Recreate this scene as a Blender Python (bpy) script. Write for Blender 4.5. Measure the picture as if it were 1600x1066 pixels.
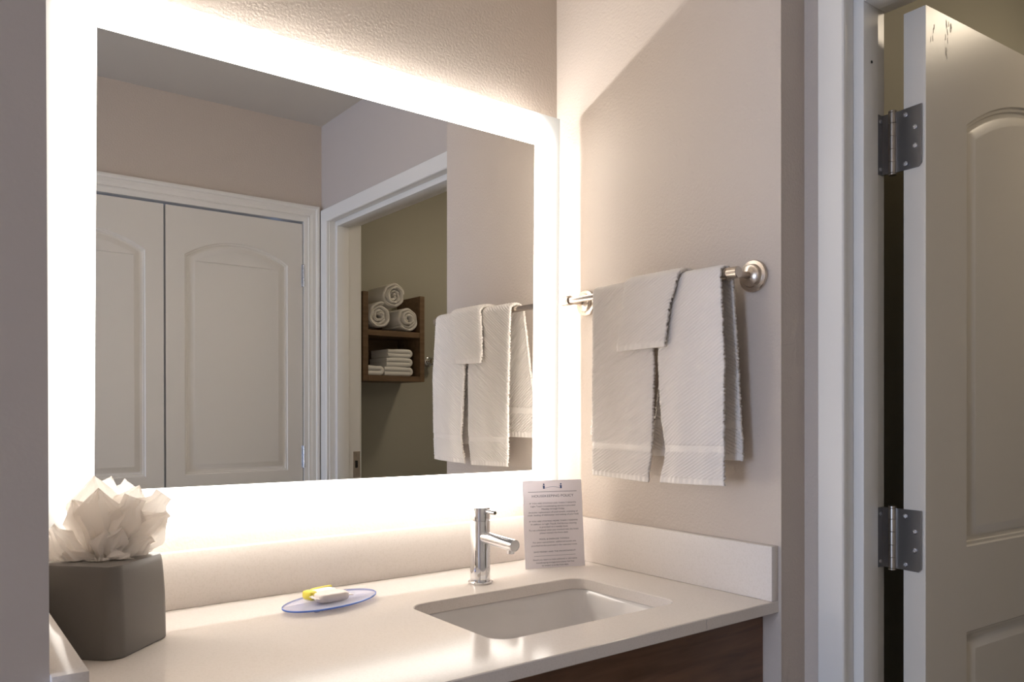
import bpy, bmesh, math, random
from mathutils import Vector, Matrix
random.seed(4)
scene = bpy.context.scene
for o in list(bpy.data.objects): bpy.data.objects.remove(o, do_unlink=True)
COL = scene.collection
PI = math.pi
ZC = 0.935          # height of the countertop above the floor; most heights below are given from the countertop

# ------------------------------------------------------------------ camera
cam = bpy.data.objects.new('camera', bpy.data.cameras.new('camera')); COL.objects.link(cam)
F_ = Vector((0.60240, 0.79818, -0.00505)).normalized(); R_ = Vector((0.79820, -0.60239, -0.00230)).normalized()
R_ = (R_ - F_*R_.dot(F_)).normalized(); U_ = R_.cross(F_)
M = Matrix((R_, U_, -F_)).transposed().to_4x4(); M.translation = Vector((-1.27288, -1.49970, 0.35068 + ZC))
cam.matrix_world = M
cam.data.sensor_width = 36; cam.data.sensor_fit = 'HORIZONTAL'; cam.data.lens = 1242.07/1600*36
cam.data.shift_y = (648.86 - 533)/1600; cam.data.clip_start = 0.02
scene.camera = cam

# ------------------------------------------------------------------ exposure and light
scene.view_settings.view_transform = 'Standard'; scene.view_settings.look = 'None'
scene.view_settings.gamma = 1; scene.view_settings.use_curve_mapping = False
scene.view_settings.exposure = 0.0
MIRROR_PANEL = 8.5      # frosted border of the mirror
MIRROR_SIDE = 130.0      # light strips behind the glass, right and bottom
MIRROR_TOP = 270.0
MIRROR_BOTTOM = 52.0
world = bpy.data.worlds.new('world'); scene.world = world; world.use_nodes = True
world.node_tree.nodes['Background'].inputs[0].default_value = (0.42, 0.60, 1.0, 1)
world.node_tree.nodes['Background'].inputs[1].default_value = 1.5

def area(name, loc, rot, sx, sy, power, color):
    l = bpy.data.lights.new(name, 'AREA'); l.shape = 'RECTANGLE'; l.size = sx; l.size_y = sy; l.energy = power; l.color = color
    o = bpy.data.objects.new(name, l); COL.objects.link(o); o.location = loc; o.rotation_euler = rot
    return o
area('window_daylight', (-4.25, -1.15, 0.45 + ZC), (0, -PI/2, 0), 1.2, 0.9, 46, (0.60, 0.73, 1.0))
area('hall_fill_light', (-2.9, -1.15, 1.49 + ZC), (0, 0, 0), 0.3, 0.3, 3.0, (1.0, 0.84, 0.68))  # added dim warm fill for the hall, stands for no known fixture
#bl = bpy.data.lights.new('bathroom_lamp', 'POINT'); bl.energy = 2.6; bl.color = (1.0, 0.80, 0.56); bl.shadow_soft_size = 0.08
#blo = bpy.data.objects.new('bathroom_lamp', bl); COL.objects.link(blo); blo.location = (1.05, -1.16, 1.27 + ZC)

# ------------------------------------------------------------------ materials
def mat(name, col, rough=0.5, metal=0.0, spec=0.5, trans=0.0, ior=1.45, var=0.0, vscale=8, bump=0.0, bscale=200, bdetail=2, coat=0.0, sss=0.0, bdist=0.001):
    m = bpy.data.materials.new(name); m.use_nodes = True; nt = m.node_tree; N = nt.nodes; L = nt.links
    b = N['Principled BSDF']
    b.inputs['Base Color'].default_value = (*col, 1); b.inputs['Roughness'].default_value = rough; b.inputs['Metallic'].default_value = metal
    b.inputs['Specular IOR Level'].default_value = spec; b.inputs['Transmission Weight'].default_value = trans; b.inputs['IOR'].default_value = ior
    b.inputs['Coat Weight'].default_value = coat
    if sss: b.inputs['Subsurface Weight'].default_value = sss; b.inputs['Subsurface Radius'].default_value = (0.01, 0.008, 0.006); b.inputs['Subsurface Scale'].default_value = 0.4
    tc = N.new('ShaderNodeTexCoord')
    if var:
        n = N.new('ShaderNodeTexNoise'); n.inputs['Scale'].default_value = vscale; n.inputs['Detail'].default_value = 5
        L.new(tc.outputs['Object'], n.inputs['Vector'])
        r = N.new('ShaderNodeValToRGB'); r.color_ramp.elements[0].position = 0.3; r.color_ramp.elements[1].position = 0.7
        r.color_ramp.elements[0].color = (*[c*(1-var) for c in col], 1); r.color_ramp.elements[1].color = (*[min(1, c*(1+var)) for c in col], 1)
        L.new(n.outputs['Fac'], r.inputs['Fac']); L.new(r.outputs['Color'], b.inputs['Base Color'])
    if bump:
        n = N.new('ShaderNodeTexNoise'); n.inputs['Scale'].default_value = bscale; n.inputs['Detail'].default_value = bdetail
        L.new(tc.outputs['Object'], n.inputs['Vector'])
        bp = N.new('ShaderNodeBump'); bp.inputs['Strength'].default_value = bump; bp.inputs['Distance'].default_value = bdist
        L.new(n.outputs['Fac'], bp.inputs['Height']); L.new(bp.outputs['Normal'], b.inputs['Normal'])
    return m

WALL = mat('greige_wall_paint', (0.605, 0.53, 0.465), 0.55, spec=0.3, bump=0.55, bscale=170, bdetail=2.5, bdist=0.002)
WALLN = mat('greige_wall_paint_smooth_cool_light', (0.59, 0.53, 0.485), 0.55, spec=0.3, bump=0.10, bscale=190, bdetail=2.5, bdist=0.0015)  # same paint as WALL, smoother; cooler light on these walls put into its colour
WALLB = mat('taupe_bathroom_paint', (0.44, 0.42, 0.345), 0.6, spec=0.3, bump=0.3, bscale=190, bdist=0.001)
CEIL = mat('ceiling_paint', (0.62, 0.58, 0.52), 0.8, bump=0.3, bscale=150)
TRIM = mat('semi_gloss_trim_paint', (0.84, 0.82, 0.78), 0.32, spec=0.5, bump=0.06, bscale=60)
DOORP = mat('semi_gloss_door_paint', (0.76, 0.71, 0.63), 0.30, spec=0.5, bump=0.10, bscale=110, bdist=0.0008)
CLOSP = mat('satin_closet_door_paint', (0.79, 0.755, 0.70), 0.40, spec=0.4, bump=0.05, bscale=110)
FLOOR = mat('vinyl_floor', (0.20, 0.15, 0.115), 0.45, var=0.25, vscale=6)
CHROME = mat('polished_chrome', (0.86, 0.87, 0.89), 0.05, metal=1)
NICKEL = mat('brushed_nickel', (0.63, 0.56, 0.49), 0.27, metal=1, bump=0.05, bscale=300)
HINGE = mat('satin_steel_hinge', (0.36, 0.36, 0.37), 0.34, metal=1, bump=0.08, bscale=150)
SCREW = mat('screw_steel', (0.62, 0.64, 0.68), 0.25, metal=1)
PORC = mat('white_porcelain', (0.80, 0.77, 0.75), 0.08, spec=0.6, coat=0.3)
RESIN = mat('charcoal_resin', (0.165, 0.152, 0.140), 0.36, spec=0.5, bump=0.06, bscale=350)
TISSUE = mat('white_tissue_paper', (0.94, 0.90, 0.86), 0.9, spec=0.1, bump=0.15, bscale=500)
TERRY = mat('white_terry_cloth', (0.88, 0.82, 0.76), 0.95, spec=0.1, bump=0.35, bscale=700, bdetail=1)
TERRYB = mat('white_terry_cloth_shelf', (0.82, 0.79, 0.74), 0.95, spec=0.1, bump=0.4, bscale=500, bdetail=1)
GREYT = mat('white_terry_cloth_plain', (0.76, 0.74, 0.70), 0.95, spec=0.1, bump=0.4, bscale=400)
PAPER = mat('printed_card_stock', (0.95, 0.92, 0.95), 0.55, spec=0.3)
INK = mat('dark_blue_grey_ink', (0.10, 0.11, 0.17), 0.7)
DARK = mat('dark_gap', (0.02, 0.018, 0.015), 0.8)
ACRYL = mat('pale_backplate', (0.75, 0.75, 0.74), 0.5)
MIRR = mat('mirror_silver', (0.93, 0.93, 0.92), 0.0, metal=1)
YEL = mat('yellow_wrapper_band', (0.93, 0.80, 0.10), 0.3, spec=0.5)
SOAP = mat('white_soap_in_wrapper', (0.96, 0.89, 0.86), 0.32, spec=0.5, bump=0.6, bscale=90, bdist=0.002)
PLAST = mat('white_plastic', (0.8, 0.8, 0.8), 0.4)

def quartz():
    m = mat('white_quartz', (0.74, 0.695, 0.65), 0.12, spec=0.5, ior=1.17)
    N = m.node_tree.nodes; L = m.node_tree.links; b = N['Principled BSDF']
    tc = N.new('ShaderNodeTexCoord'); v = N.new('ShaderNodeTexNoise'); v.inputs['Scale'].default_value = 330; v.inputs['Detail'].default_value = 3
    r = N.new('ShaderNodeValToRGB'); r.color_ramp.elements[0].position = 0.34; r.color_ramp.elements[0].color = (0.78, 0.72, 0.665, 1)
    r.color_ramp.elements[1].position = 0.52; r.color_ramp.elements[1].color = (0.82, 0.76, 0.71, 1)
    L.new(tc.outputs['Object'], v.inputs['Vector']); L.new(v.outputs['Fac'], r.inputs['Fac']); L.new(r.outputs['Color'], b.inputs['Base Color'])
    return m
QUARTZ = quartz()

def wood(name, c1, c2, rough=0.4, axis='X', sc=6):
    m = mat(name, c1, rough, spec=0.4)
    N = m.node_tree.nodes; L = m.node_tree.links; b = N['Principled BSDF']
    tc = N.new('ShaderNodeTexCoord'); mp = N.new('ShaderNodeMapping')
    mp.inputs['Scale'].default_value = {'X': (1, 9, 9), 'Z': (9, 9, 1)}[axis]
    n = N.new('ShaderNodeTexNoise'); n.inputs['Scale'].default_value = sc; n.inputs['Detail'].default_value = 8; n.inputs['Distortion'].default_value = 0.6
    r = N.new('ShaderNodeValToRGB'); r.color_ramp.elements[0].position = 0.3; r.color_ramp.elements[1].position = 0.7
    r.color_ramp.elements[0].color = (*c1, 1); r.color_ramp.elements[1].color = (*c2, 1)
    L.new(tc.outputs['Object'], mp.inputs['Vector']); L.new(mp.outputs['Vector'], n.inputs['Vector']); L.new(n.outputs['Fac'], r.inputs['Fac']); L.new(r.outputs['Color'], b.inputs['Base Color'])
    return m
WOOD = wood('walnut_stained_wood', (0.135, 0.070, 0.040), (0.215, 0.115, 0.068), 0.42)
SHELFW = wood('brown_stained_shelf_wood', (0.13, 0.080, 0.042), (0.20, 0.125, 0.070), 0.5)

def emit(name, col, s):
    m = bpy.data.materials.new(name); m.use_nodes = True; nt = m.node_tree; nt.nodes.remove(nt.nodes['Principled BSDF'])
    e = nt.nodes.new('ShaderNodeEmission'); e.inputs[0].default_value = (*col, 1); e.inputs[1].default_value = s
    nt.links.new(e.outputs[0], nt.nodes['Material Output'].inputs[0]); return m

def blue_plastic():
    m = bpy.data.materials.new('translucent_blue_acrylic'); m.use_nodes = True; b = m.node_tree.nodes['Principled BSDF']
    b.inputs['Base Color'].default_value = (0.66, 0.70, 0.95, 1); b.inputs['Roughness'].default_value = 0.22
    b.inputs['Alpha'].default_value = 0.42
    return m
BLUE = blue_plastic()
BLUEE = mat('blue_acrylic_edge', (0.13, 0.28, 0.85), 0.2, trans=0.3)

# ------------------------------------------------------------------ mesh helpers
def link(name, me, m=None, parent=None, smooth=False):
    o = bpy.data.objects.new(name, me); COL.objects.link(o)
    if m: me.materials.append(m)
    if parent: o.parent = parent
    if smooth:
        for f in me.polygons: f.use_smooth = True
    return o
def obj(name, bm, m=None, parent=None, smooth=False, recalc=True, auto=None):
    if recalc: bmesh.ops.recalc_face_normals(bm, faces=bm.faces)
    if auto is not None:
        for f in bm.faces: f.smooth = True
        for e in bm.edges:
            if len(e.link_faces) == 2 and e.calc_face_angle(0) > math.radians(auto): e.smooth = False
    me = bpy.data.meshes.new(name); bm.to_mesh(me); bm.free()
    return link(name, me, m, parent, smooth)
def tag(o, label=None, cat=None, group=None, kind=None):
    if label: o['label'] = label
    if cat: o['category'] = cat
    if group: o['group'] = group
    if kind: o['kind'] = kind
    return o
def struct(o): o['kind'] = 'structure'; return o
def empty(name, loc=(0, 0, 0), rot=(0, 0, 0)):
    o = bpy.data.objects.new(name, None); COL.objects.link(o); o.location = loc; o.rotation_euler = rot; o.empty_display_size = 0.05
    return o
def add_box(bm, x0, x1, y0, y1, z0, z1, bev=0.0, seg=2, M=None):
    r = bmesh.ops.create_cube(bm, size=1); vs = r['verts']
    for v in vs: v.co = Vector(((x0+x1)/2 + v.co.x*(x1-x0), (y0+y1)/2 + v.co.y*(y1-y0), (z0+z1)/2 + v.co.z*(z1-z0)))
    if bev:
        es = list({e for v in vs for e in v.link_edges})
        rr = bmesh.ops.bevel(bm, geom=es, offset=bev, segments=seg, affect='EDGES', profile=0.5); vs = list({v for f in rr['faces'] for v in f.verts} | {v for v in vs if v.is_valid})
    if M:
        for v in vs: v.co = M @ v.co
def box(name, x0, x1, y0, y1, z0, z1, m, parent=None, bev=0.0, seg=2):
    bm = bmesh.new(); add_box(bm, x0, x1, y0, y1, z0, z1, bev, seg)
    return obj(name, bm, m, parent, auto=40 if bev else None)
def add_lathe(bm, prof, M=None, n=48, cap=True):
    """prof: (radius, height) pairs along local z"""
    M = M or Matrix()
    rings = []
    for r, h in prof:
        if r < 1e-6: rings.append([bm.verts.new(M @ Vector((0, 0, h)))])
        else: rings.append([bm.verts.new(M @ Vector((r*math.cos(2*PI*i/n), r*math.sin(2*PI*i/n), h))) for i in range(n)])
    for a, b in zip(rings, rings[1:]):
        for i in range(n):
            j = (i+1) % n
            if len(a) == 1 and len(b) == 1: continue
            if len(a) == 1: bm.faces.new((a[0], b[i], b[j]))
            elif len(b) == 1: bm.faces.new((a[i], a[j], b[0]))
            else: bm.faces.new((a[i], a[j], b[j], b[i]))
    if cap:
        if len(rings[0]) > 1: bm.faces.new(rings[0][::-1])
        if len(rings[-1]) > 1: bm.faces.new(rings[-1])
def axisM(loc, d):
    d = Vector(d).normalized(); q = d.to_track_quat('Z', 'Y'); m = q.to_matrix().to_4x4(); m.translation = Vector(loc); return m
def lathe(name, prof, m, loc=(0, 0, 0), d=(0, 0, 1), parent=None, n=48):
    bm = bmesh.new(); add_lathe(bm, prof, axisM(loc, d), n)
    return obj(name, bm, m, parent, auto=35)
def loops_surface(bm, loops, M=None, cap_last=True, cap_first=False):
    """stacked closed loops (same count) joined by quads"""
    M = M or Matrix(); R = [[bm.verts.new(M @ Vector(p)) for p in l] for l in loops]
    n = len(R[0])
    for a, b in zip(R, R[1:]):
        for i in range(n):
            j = (i+1) % n
            bm.faces.new((a[i], a[j], b[j], b[i]))
    if cap_last: bm.faces.new(R[-1])
    if cap_first: bm.faces.new(R[0][::-1])
    return R
def rrect(cx, cy, hx, hy, r, n=8):
    pts = []
    for (sx, sy, a0) in ((1, 1, 0), (-1, 1, PI/2), (-1, -1, PI), (1, -1, 3*PI/2)):
        for i in range(n+1):
            a = a0 + PI/2*i/n
            pts.append((cx + sx*(hx-r) + r*math.cos(a), cy + sy*(hy-r) + r*math.sin(a)))
    return pts
def fill_with_holes(bm, outer, holes):
    es = []
    rings = []
    for l in [outer] + holes:
        vs = [bm.verts.new(p) for p in l]; rings.append(vs)
        for i in range(len(vs)): es.append(bm.edges.new((vs[i], vs[(i+1) % len(vs)])))
    bmesh.ops.triangle_fill(bm, edges=es, use_beauty=True)
    return rings
def joined_rings(bm, a, b):
    n = len(a)
    for i in range(n): bm.faces.new((a[i], a[(i+1) % n], b[(i+1) % n], b[i]))

# ------------------------------------------------------------------ rooms (structure)
H = 1.506                # ceiling height above the countertop
HB = 1.506                # bathroom ceiling
X2 = 0.0742; X3 = 0.2085; D = 0.633; YO = -1.700; YB = -2.07; WL = -1.1699
def sbox(name, x0, x1, y0, y1, z0, z1, m=None): return struct(box(name, x0, x1, y0, y1, z0 + ZC, z1 + ZC, m or WALL))
ZF = -ZC
sbox('floor', -4.4, 2.3, -2.3, 0.1, ZF - 0.1, ZF, FLOOR)
sbox('ceiling', -4.4, X2 + .02, -1.83, 0.1, H, H + 0.1, CEIL)
sbox('wall_back', WL - 0.12, X2, 0.0, 0.1, ZF, H)
sbox('wall_right', 0.0, X2, -D, 0.0, ZF, H)                                   # side of the vanity alcove with the towel bar
sbox('wall_left', -4.4, WL, -D, 0.0, ZF, H, WALLN)                                   # other side of the alcove
# wall with the bathroom doorway (x from X2 to X3)
JY0 = -0.7165; JY1 = -1.624; ZH = 1.1078
sbox('wall_doorway_hinge_side', X2, X3, JY0 + 0.016, 0.0, ZF, H)
sbox('wall_doorway_latch_side', X2, X3, YB - 0.1, JY1 - 0.016, ZF, H, WALLN)
sbox('wall_doorway_header', X2, X3, JY1 - 0.016, JY0 + 0.016, ZH + 0.016, H, WALLN)
# wall opposite the mirror, with the closet opening
CX0, CX1, CZ = -1.061, -0.002, 1.107
sbox('wall_front_side', CX1 + 0.012, X2, YO - 0.12, YO, ZF, H)
sbox('wall_front_header', CX0 - 0.012, CX1 + 0.012, YO - 0.12, YO, CZ + 0.012, H)
sbox('wall_front', -4.4, CX0 - 0.012, YO - 0.12, YO, ZF, H)
sbox('wall_closet_back', CX0 - .3, X2, YO - 0.62, YO - 0.56, ZF, H)
# end wall of the hall with the window
WY0, WY1, WZ0, WZ1 = -1.62, -0.68, -0.15, 1.05
sbox('wall_window_sill_side', -4.4, -4.3, YO, -D, ZF, WZ0)
sbox('wall_window_top', -4.4, -4.3, YO, -D, WZ1, H)
sbox('wall_window_edge', -4.4, -4.3, YO, WY0, WZ0, WZ1)
sbox('wall_window_edge_far', -4.4, -4.3, WY1, -D, WZ0, WZ1)
bm = bmesh.new()
for a in ((WY0, WY0 + .05, WZ0, WZ1), (WY1 - .05, WY1, WZ0, WZ1), (WY0, WY1, WZ0, WZ0 + .05), (WY0, WY1, WZ1 - .05, WZ1), (WY0, WY1, (WZ0+WZ1)/2 - .02, (WZ0+WZ1)/2 + .02)):
    add_box(bm, -4.37, -4.32, a[0], a[1], a[2] + ZC, a[3] + ZC)
struct(obj('window_1', bm, PLAST))
# bathroom
sbox('wall_bathroom_front', X3, 2.1, YB - 0.1, YB, ZF, H, WALLB)
sbox('wall_bathroom_back', X3, 2.1, -0.60, -0.50, ZF, H, WALLB)
sbox('wall_bathroom_side', 2.1, 2.2, YB - 0.1, -0.5, ZF, H, WALLB)
sbox('ceiling_bathroom', X3, 2.1, YB, -0.6, HB, HB + 0.1, CEIL)
# thin bathroom-side skins of the doorway wall
sbox('wall_bathroom_door_side', X3, X3 + 0.004, YB, JY1 - 0.075, ZF, HB, WALLB)

# baseboards
sbox('baseboard_left', -4.3, WL - 0.0, -D - 0.014, -D, ZF, ZF + 0.10, TRIM)
sbox('baseboard_front', -4.3, CX0 - 0.08, YO, YO + 0.014, ZF, ZF + 0.10, TRIM)

# ------------------------------------------------------------------ door casings and jambs
def casing(name, plane, outer, inner, zo, zi, prof, parent=None):
    """U-shaped casing: plane('x'|'y', value, sign towards the room); outer/inner = (a0, a1) across; prof = list of (t 0 outer..1 inner, depth)"""
    ax, val, sg = plane
    bm = bmesh.new(); rows = []
    for t, d in prof:
        a0 = outer[0] + (inner[0]-outer[0])*t; a1 = outer[1] + (inner[1]-outer[1])*t; z = zo + (zi-zo)*t
        pts = [(a0, ZF), (a0, z), (a1, z), (a1, ZF)]
        row = []
        for a, zz in pts:
            p = (val + sg*d, a, zz + ZC) if ax == 'x' else (a, val + sg*d, zz + ZC)
            row.append(bm.verts.new(p))
        rows.append(row)
    n = len(rows)
    for i in range(n):
        a, b = rows[i], rows[(i+1) % n]
        for k in range(3): bm.faces.new((a[k], a[k+1], b[k+1], b[k]))
    return struct(obj(name, bm, TRIM, parent))
T = 0.0122
prof1 = [(0, 0), (0, T-.002), (0.04, T), (0.93, T), (0.98, T-.002), (1, T-.006), (1, 0)]
casing('trim_1', ('x', X2, -1), (-0.6675, -1.684), (-0.7195, -1.6285), 1.1585, 1.105, prof1)
casing('trim_2', ('x', X3, 1), (-0.658, -1.690), (-0.7115, -1.6340), 1.1615, 1.110, prof1)
prof2 = [(0, 0), (0, .017), (.12, .018), (.2, .0165), (.24, .0125), (.45, .0135), (.62, .010), (.68, .0125), (.74, .009), (1, .007), (1, 0)]
casing('trim_3', ('y', YO, 1), (CX0 - 0.057, 0.0585), (CX0 + 0.006, -0.0045), 1.1725, 1.1065, prof2)
# doorway jamb with stops (three boards each) : one lining with the stop as its own child
def jamb():
    bm = bmesh.new()
    add_box(bm, X2, X3, JY0, JY0 + 0.016, ZF + ZC, ZH + .016 + ZC, 0.0012, 1)
    add_box(bm, X2, X3, JY1 - 0.016, JY1, ZF + ZC, ZH + .016 + ZC, 0.0012, 1)
    add_box(bm, X2, X3, JY1, JY0, ZH + ZC, ZH + .016 + ZC, 0.0012, 1)
    j = struct(obj('trim_4', bm, TRIM, auto=40))
    bm = bmesh.new(); t = 0.0205
    add_box(bm, .098, .1485, JY0 - t, JY0, ZF + ZC, ZH + ZC, 0.0015, 2)
    add_box(bm, .098, .1485, JY1, JY1 + t, ZF + ZC, ZH + ZC, 0.0015, 2)
    add_box(bm, .098, .1485, JY1 + t, JY0 - t, ZH - t + ZC, ZH + ZC, 0.0015, 2)
    obj('door_stop', bm, TRIM, j, auto=40)
    # rubber bumper dot / nail hole near the top of the hinge-side stop
    lathe('bumper', [(0.0, 0), (.0028, .0002), (.0024, .0012), (0, .0015)], DARK, (.1245, JY0 - t, .985 + ZC), (0, -1, 0), j, 16)
    # strike plate on the latch side
    sp = obj('strike_plate', _strike(), NICKEL, j, auto=40)
    box('latch_hole', .186, .197, JY1 + .0008, JY1 + .0022, .110 + ZC, .140 + ZC, DARK, sp)
    return j
def _strike():
    bm = bmesh.new(); add_box(bm,   .1775, .2080, JY1, JY1 + .0015, .070 + ZC, .178 + ZC, .0006, 1)
    for z in (.163, .086): add_lathe(bm, [(.0035, 0), (.003, .0008), (0, .001)], axisM((.190, JY1 + .0015, z + ZC), (0, 1, 0)), 12)
    return bm
jamb()
# closet lining
bm = bmesh.new()
add_box(bm, CX0 - .012, CX0, YO - .10, YO, ZF + ZC, CZ + ZC + .012); add_box(bm, CX1, CX1 + .012, YO - .10, YO, ZF + ZC, CZ + ZC + .012)
add_box(bm, CX0, CX1, YO - .10, YO, CZ + ZC, CZ + ZC + .012)
struct(obj('trim_5', bm, TRIM))

# ------------------------------------------------------------------ panel doors
def offs(poly, d):
    """inward offset of a closed ccw polygon (list of 2D)"""
    n = len(poly); out = []
    for i in range(n):
        p0, p1, p2 = Vector(poly[i-1]), Vector(poly[i]), Vector(poly[(i+1) % n])
        e1 = (p1-p0).normalized(); e2 = (p2-p1).normalized()
        n1 = Vector((-e1.y, e1.x)); n2 = Vector((-e2.y, e2.x)); b = (n1+n2)
        b = b / max(0.25, (1 + n1.dot(n2)))
        out.append(tuple(p1 + b*d))
    return out
def arch_poly(x0, x1, z0, zs, sag, n=20):
    c = (x0+x1)/2; hc = (x1-x0)/2; pts = [(x0, z0), (x1, z0), (x1, zs)]
    if sag > 0:
        r = (hc*hc + sag*sag)/(2*sag); a = math.asin(hc/r)
        for i in range(1, n):
            t = a - 2*a*i/n
            pts.append((c + r*math.sin(t), zs + sag - r + r*math.cos(t)))
    pts.append((x0, zs)); return pts
PP = [(0, 0), (.003, .0035), (.008, .0045), (.010, .0075), (.0165, .0095), (.0195, .0090), (.036, .0022), (.039, .0022)]
def panel_door(name, w, z0, z1, th, panels, m, both=True):
    """door slab in local coords: x 0..w, front face at y=0 facing -y, thickness towards +y; children panel"""
    bm = bmesh.new()
    sides = [(0, 1)] + ([(th, -1)] if both else [])
    outer = [(0, z0), (w, z0), (w, z1), (0, z1)]
    fr = []
    for y0, s in sides:
        rr = fill_with_holes(bm, [(x, y0, z) for x, z in outer], [[(x, y0, z) for x, z in p] for p in panels])
        fr.append(rr[0])
        for ring in rr[1:]:
            pass
        for p, ring in zip(panels, rr[1:]):
            prev = ring
            for d, dep in PP[1:]:
                q = [bm.verts.new((x, y0 + s*dep, z)) for x, z in offs(p, d)]
                joined_rings(bm, prev, q); prev = q
            bm.faces.new(prev)
    if not both: fr.append([bm.verts.new((x, th, z)) for x, z in outer]); bm.faces.new(fr[1])
    joined_rings(bm, fr[0], fr[1])
    return obj(name, bm, m, auto=28)
# bathroom door (opened into the bathroom)
pan = [arch_poly(.1437, .7515, .088, .8965, .085), arch_poly(.1437, .7515, -.72, -.0755, 0)]
door = panel_door('door_1', .895, -.925, 1.085, .0415, [pan[0], pan[1]], DOORP)
door.location = (.1961, -.8002, ZC); door.rotation_euler = (0, 0, -math.radians(3.4)); struct(door)
# scuff marks near the top corner of the door
def scuffs():
    bm = bmesh.new()
    rnd = random.Random(2)
    for cx, cz, w, h, n in ((.022, 1.040, .006, .014, 5), (.078, 1.062, .012, .010, 9), (.070, 1.030, .005, .022, 6)):
        for _ in range(n):
            x = cx + rnd.uniform(-w, w); z = cz + rnd.uniform(-h, h); l = rnd.uniform(.003, .009); ww = rnd.uniform(.0005, .0014)
            a = rnd.uniform(-.35, .35)
            p = [Vector((x + dx*math.cos(a) - dz*math.sin(a), -.0003, z + dx*math.sin(a) + dz*math.cos(a))) for dx, dz in ((-ww, -l), (ww, -l*.7), (ww*.6, l), (-ww*.5, l*.8))]
            bm.faces.new([bm.verts.new(q) for q in p])
    return obj('scuff_mark', bm, mat('scuff', (0.50, 0.45, 0.385), 0.5), door)
scuffs()
# hinges of the bathroom door
def hinge(zc, label=None):
    """leaf plates + barrel + screws; parent = door"""
    h = .113
    bm = bmesh.new()
    kx, ky = .1985, -.7375
    # leaf on the edge of the door, and leaf on the jamb
    def plate(pts, z0, z1, t=.0022, chamfer=0):
        a, b = pts; d = (Vector(b) - Vector(a)).normalized(); nn = Vector((d.y, -d.x))*t
        c = .006
        L_ = (Vector(b) - Vector(a)).length
        poly = [(0, z0), (L_-c, z0), (L_, z0 + c), (L_, z1), (0, z1)]
        lo = [[Vector(a) + d*u + nn*k for u, _ in poly] for k in (0, 1)]
        vs = [[bm.verts.new((q.x, q.y, z + ZC)) for q, (_, z) in zip(l, poly)] for l in lo]
        bm.faces.new(vs[0]); bm.faces.new(vs[1][::-1]); joined_rings(bm, vs[0], vs[1])
    ed = Vector((.1940, -.7945)); 
    plate(((kx + .003, ky - .004), tuple(ed)), zc - h/2, zc + h/2)
    lf = obj('hinge', bm, HINGE, None); lf.parent = door; lf.matrix_parent_inverse = door.matrix_basis.inverted()
    def sub(name, bmx, m):
        o = obj(name, bmx, m, None, auto=40); o.parent = lf; o.matrix_parent_inverse = Matrix(); return o
    bm = bmesh.new(); add_box(bm, .158, kx + .001, JY0 - .0024, JY0 - .0002, zc - h/2 + ZC, zc + h/2 + ZC, .0006, 1)
    add_box(bm, kx - .0012, kx + .0012, ky, JY0 - .0002, zc - h/2 + ZC, zc + h/2 + ZC)
    jl = sub('jamb_leaf', bm, HINGE)
    bm = bmesh.new()
    seg = [-.0605, -.0565, -.036, -.0125, .0125, .036, .0565, .0605]
    r = .0074
    prof = [(0, seg[0]), (.0045, seg[0])]
    for a, b in zip(seg, seg[1:]):
        prof += [(r*.86, a + .0001), (r, a + .0008), (r, b - .0008), (r*.86, b - .0001)]
    prof += [(.0045, seg[-1]), (0, seg[-1])]
    add_lathe(bm, prof, axisM((kx, ky, zc + ZC), (0, 0, 1)), 24, cap=False)
    sub('knuckle', bm, mat('hinge_barrel', (0.46, 0.42, 0.37), 0.3, metal=1) if 'hinge_barrel' not in bpy.data.materials else bpy.data.materials['hinge_barrel'])
    dd = (Vector((kx - .002, ky - .004)) - ed).normalized()
    for u, dz in ((.030, .044), (.0125, .017), (.0125, -.017), (.030, -.046)):
        p = ed + dd*u; bm = bmesh.new(); Ms = axisM((p.x - .0022, p.y, zc + dz + ZC), (-1, -.06, 0))
        add_lathe(bm, [(.0047, -.0004), (.0044, .0006), (.0032, .0012), (.0028, .0002), (0, .0002)], Ms, 20, cap=False)
        for a in (0, PI/2): add_box(bm, -.0024, .0024, -.0004, .0004, .0001, .0011, M=Ms @ Matrix.Rotation(a + u*30, 4, 'Z'))
        sub('screw', bm, SCREW)
    for dz in (.044, -.046):
        bm = bmesh.new(); add_lathe(bm, [(.0042, 0), (.0036, .0009), (0, .0006)], axisM((.1905, JY0 - .0024, zc + dz + ZC), (0, -1, 0)), 16); sub('screw', bm, SCREW)
    return lf
for zc in (.852, .1105, -.72): hinge(zc)

# closet doors
cl = [arch_poly(.0620, .4560, .107, .925, .062), arch_poly(.0620, .4560, -.80, -.04, 0)]
for i, (x0, flip) in enumerate(((-.5275, False), (-1.0565, True))):
    w = .5220
    d = panel_door('door_%d' % (2+i), w, -.925, 1.0985, .035, cl, CLOSP, both=False)
    # local front faces -y; turn to face +y (towards the mirror)
    d.rotation_euler = (0, 0, PI); d.location = (x0 + w, YO - .006, ZC); struct(d)
    hx = x0 + w + .0025 if not flip else x0 - .0025
    for zc in (.890, .160, -.70):
        bm = bmesh.new()
        prof = [(0, -.0455), (.003, -.0455)]
        for a, b in ((-.045, -.027), (-.027, -.009), (-.009, .009), (.009, .027), (.027, .045)):
            prof += [(.0042, a + .0002), (.0050, a + .001), (.0050, b - .001), (.0042, b - .0002)]
        prof += [(.003, .0455), (0, .0455)]
        add_lathe(bm, prof, axisM((hx, YO + .003, zc + ZC), (0, 0, 1)), 16, cap=False)
        s_ = -1 if not flip else 1
        add_box(bm, min(hx, hx + s_*.007), max(hx, hx + s_*.007), YO - .006, YO - .0045, zc - .045 + ZC, zc + .045 + ZC)
        hg = obj('hinge', bm, SCREW, None, auto=40); hg.parent = d; hg.matrix_parent_inverse = d.matrix_basis.inverted()

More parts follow.
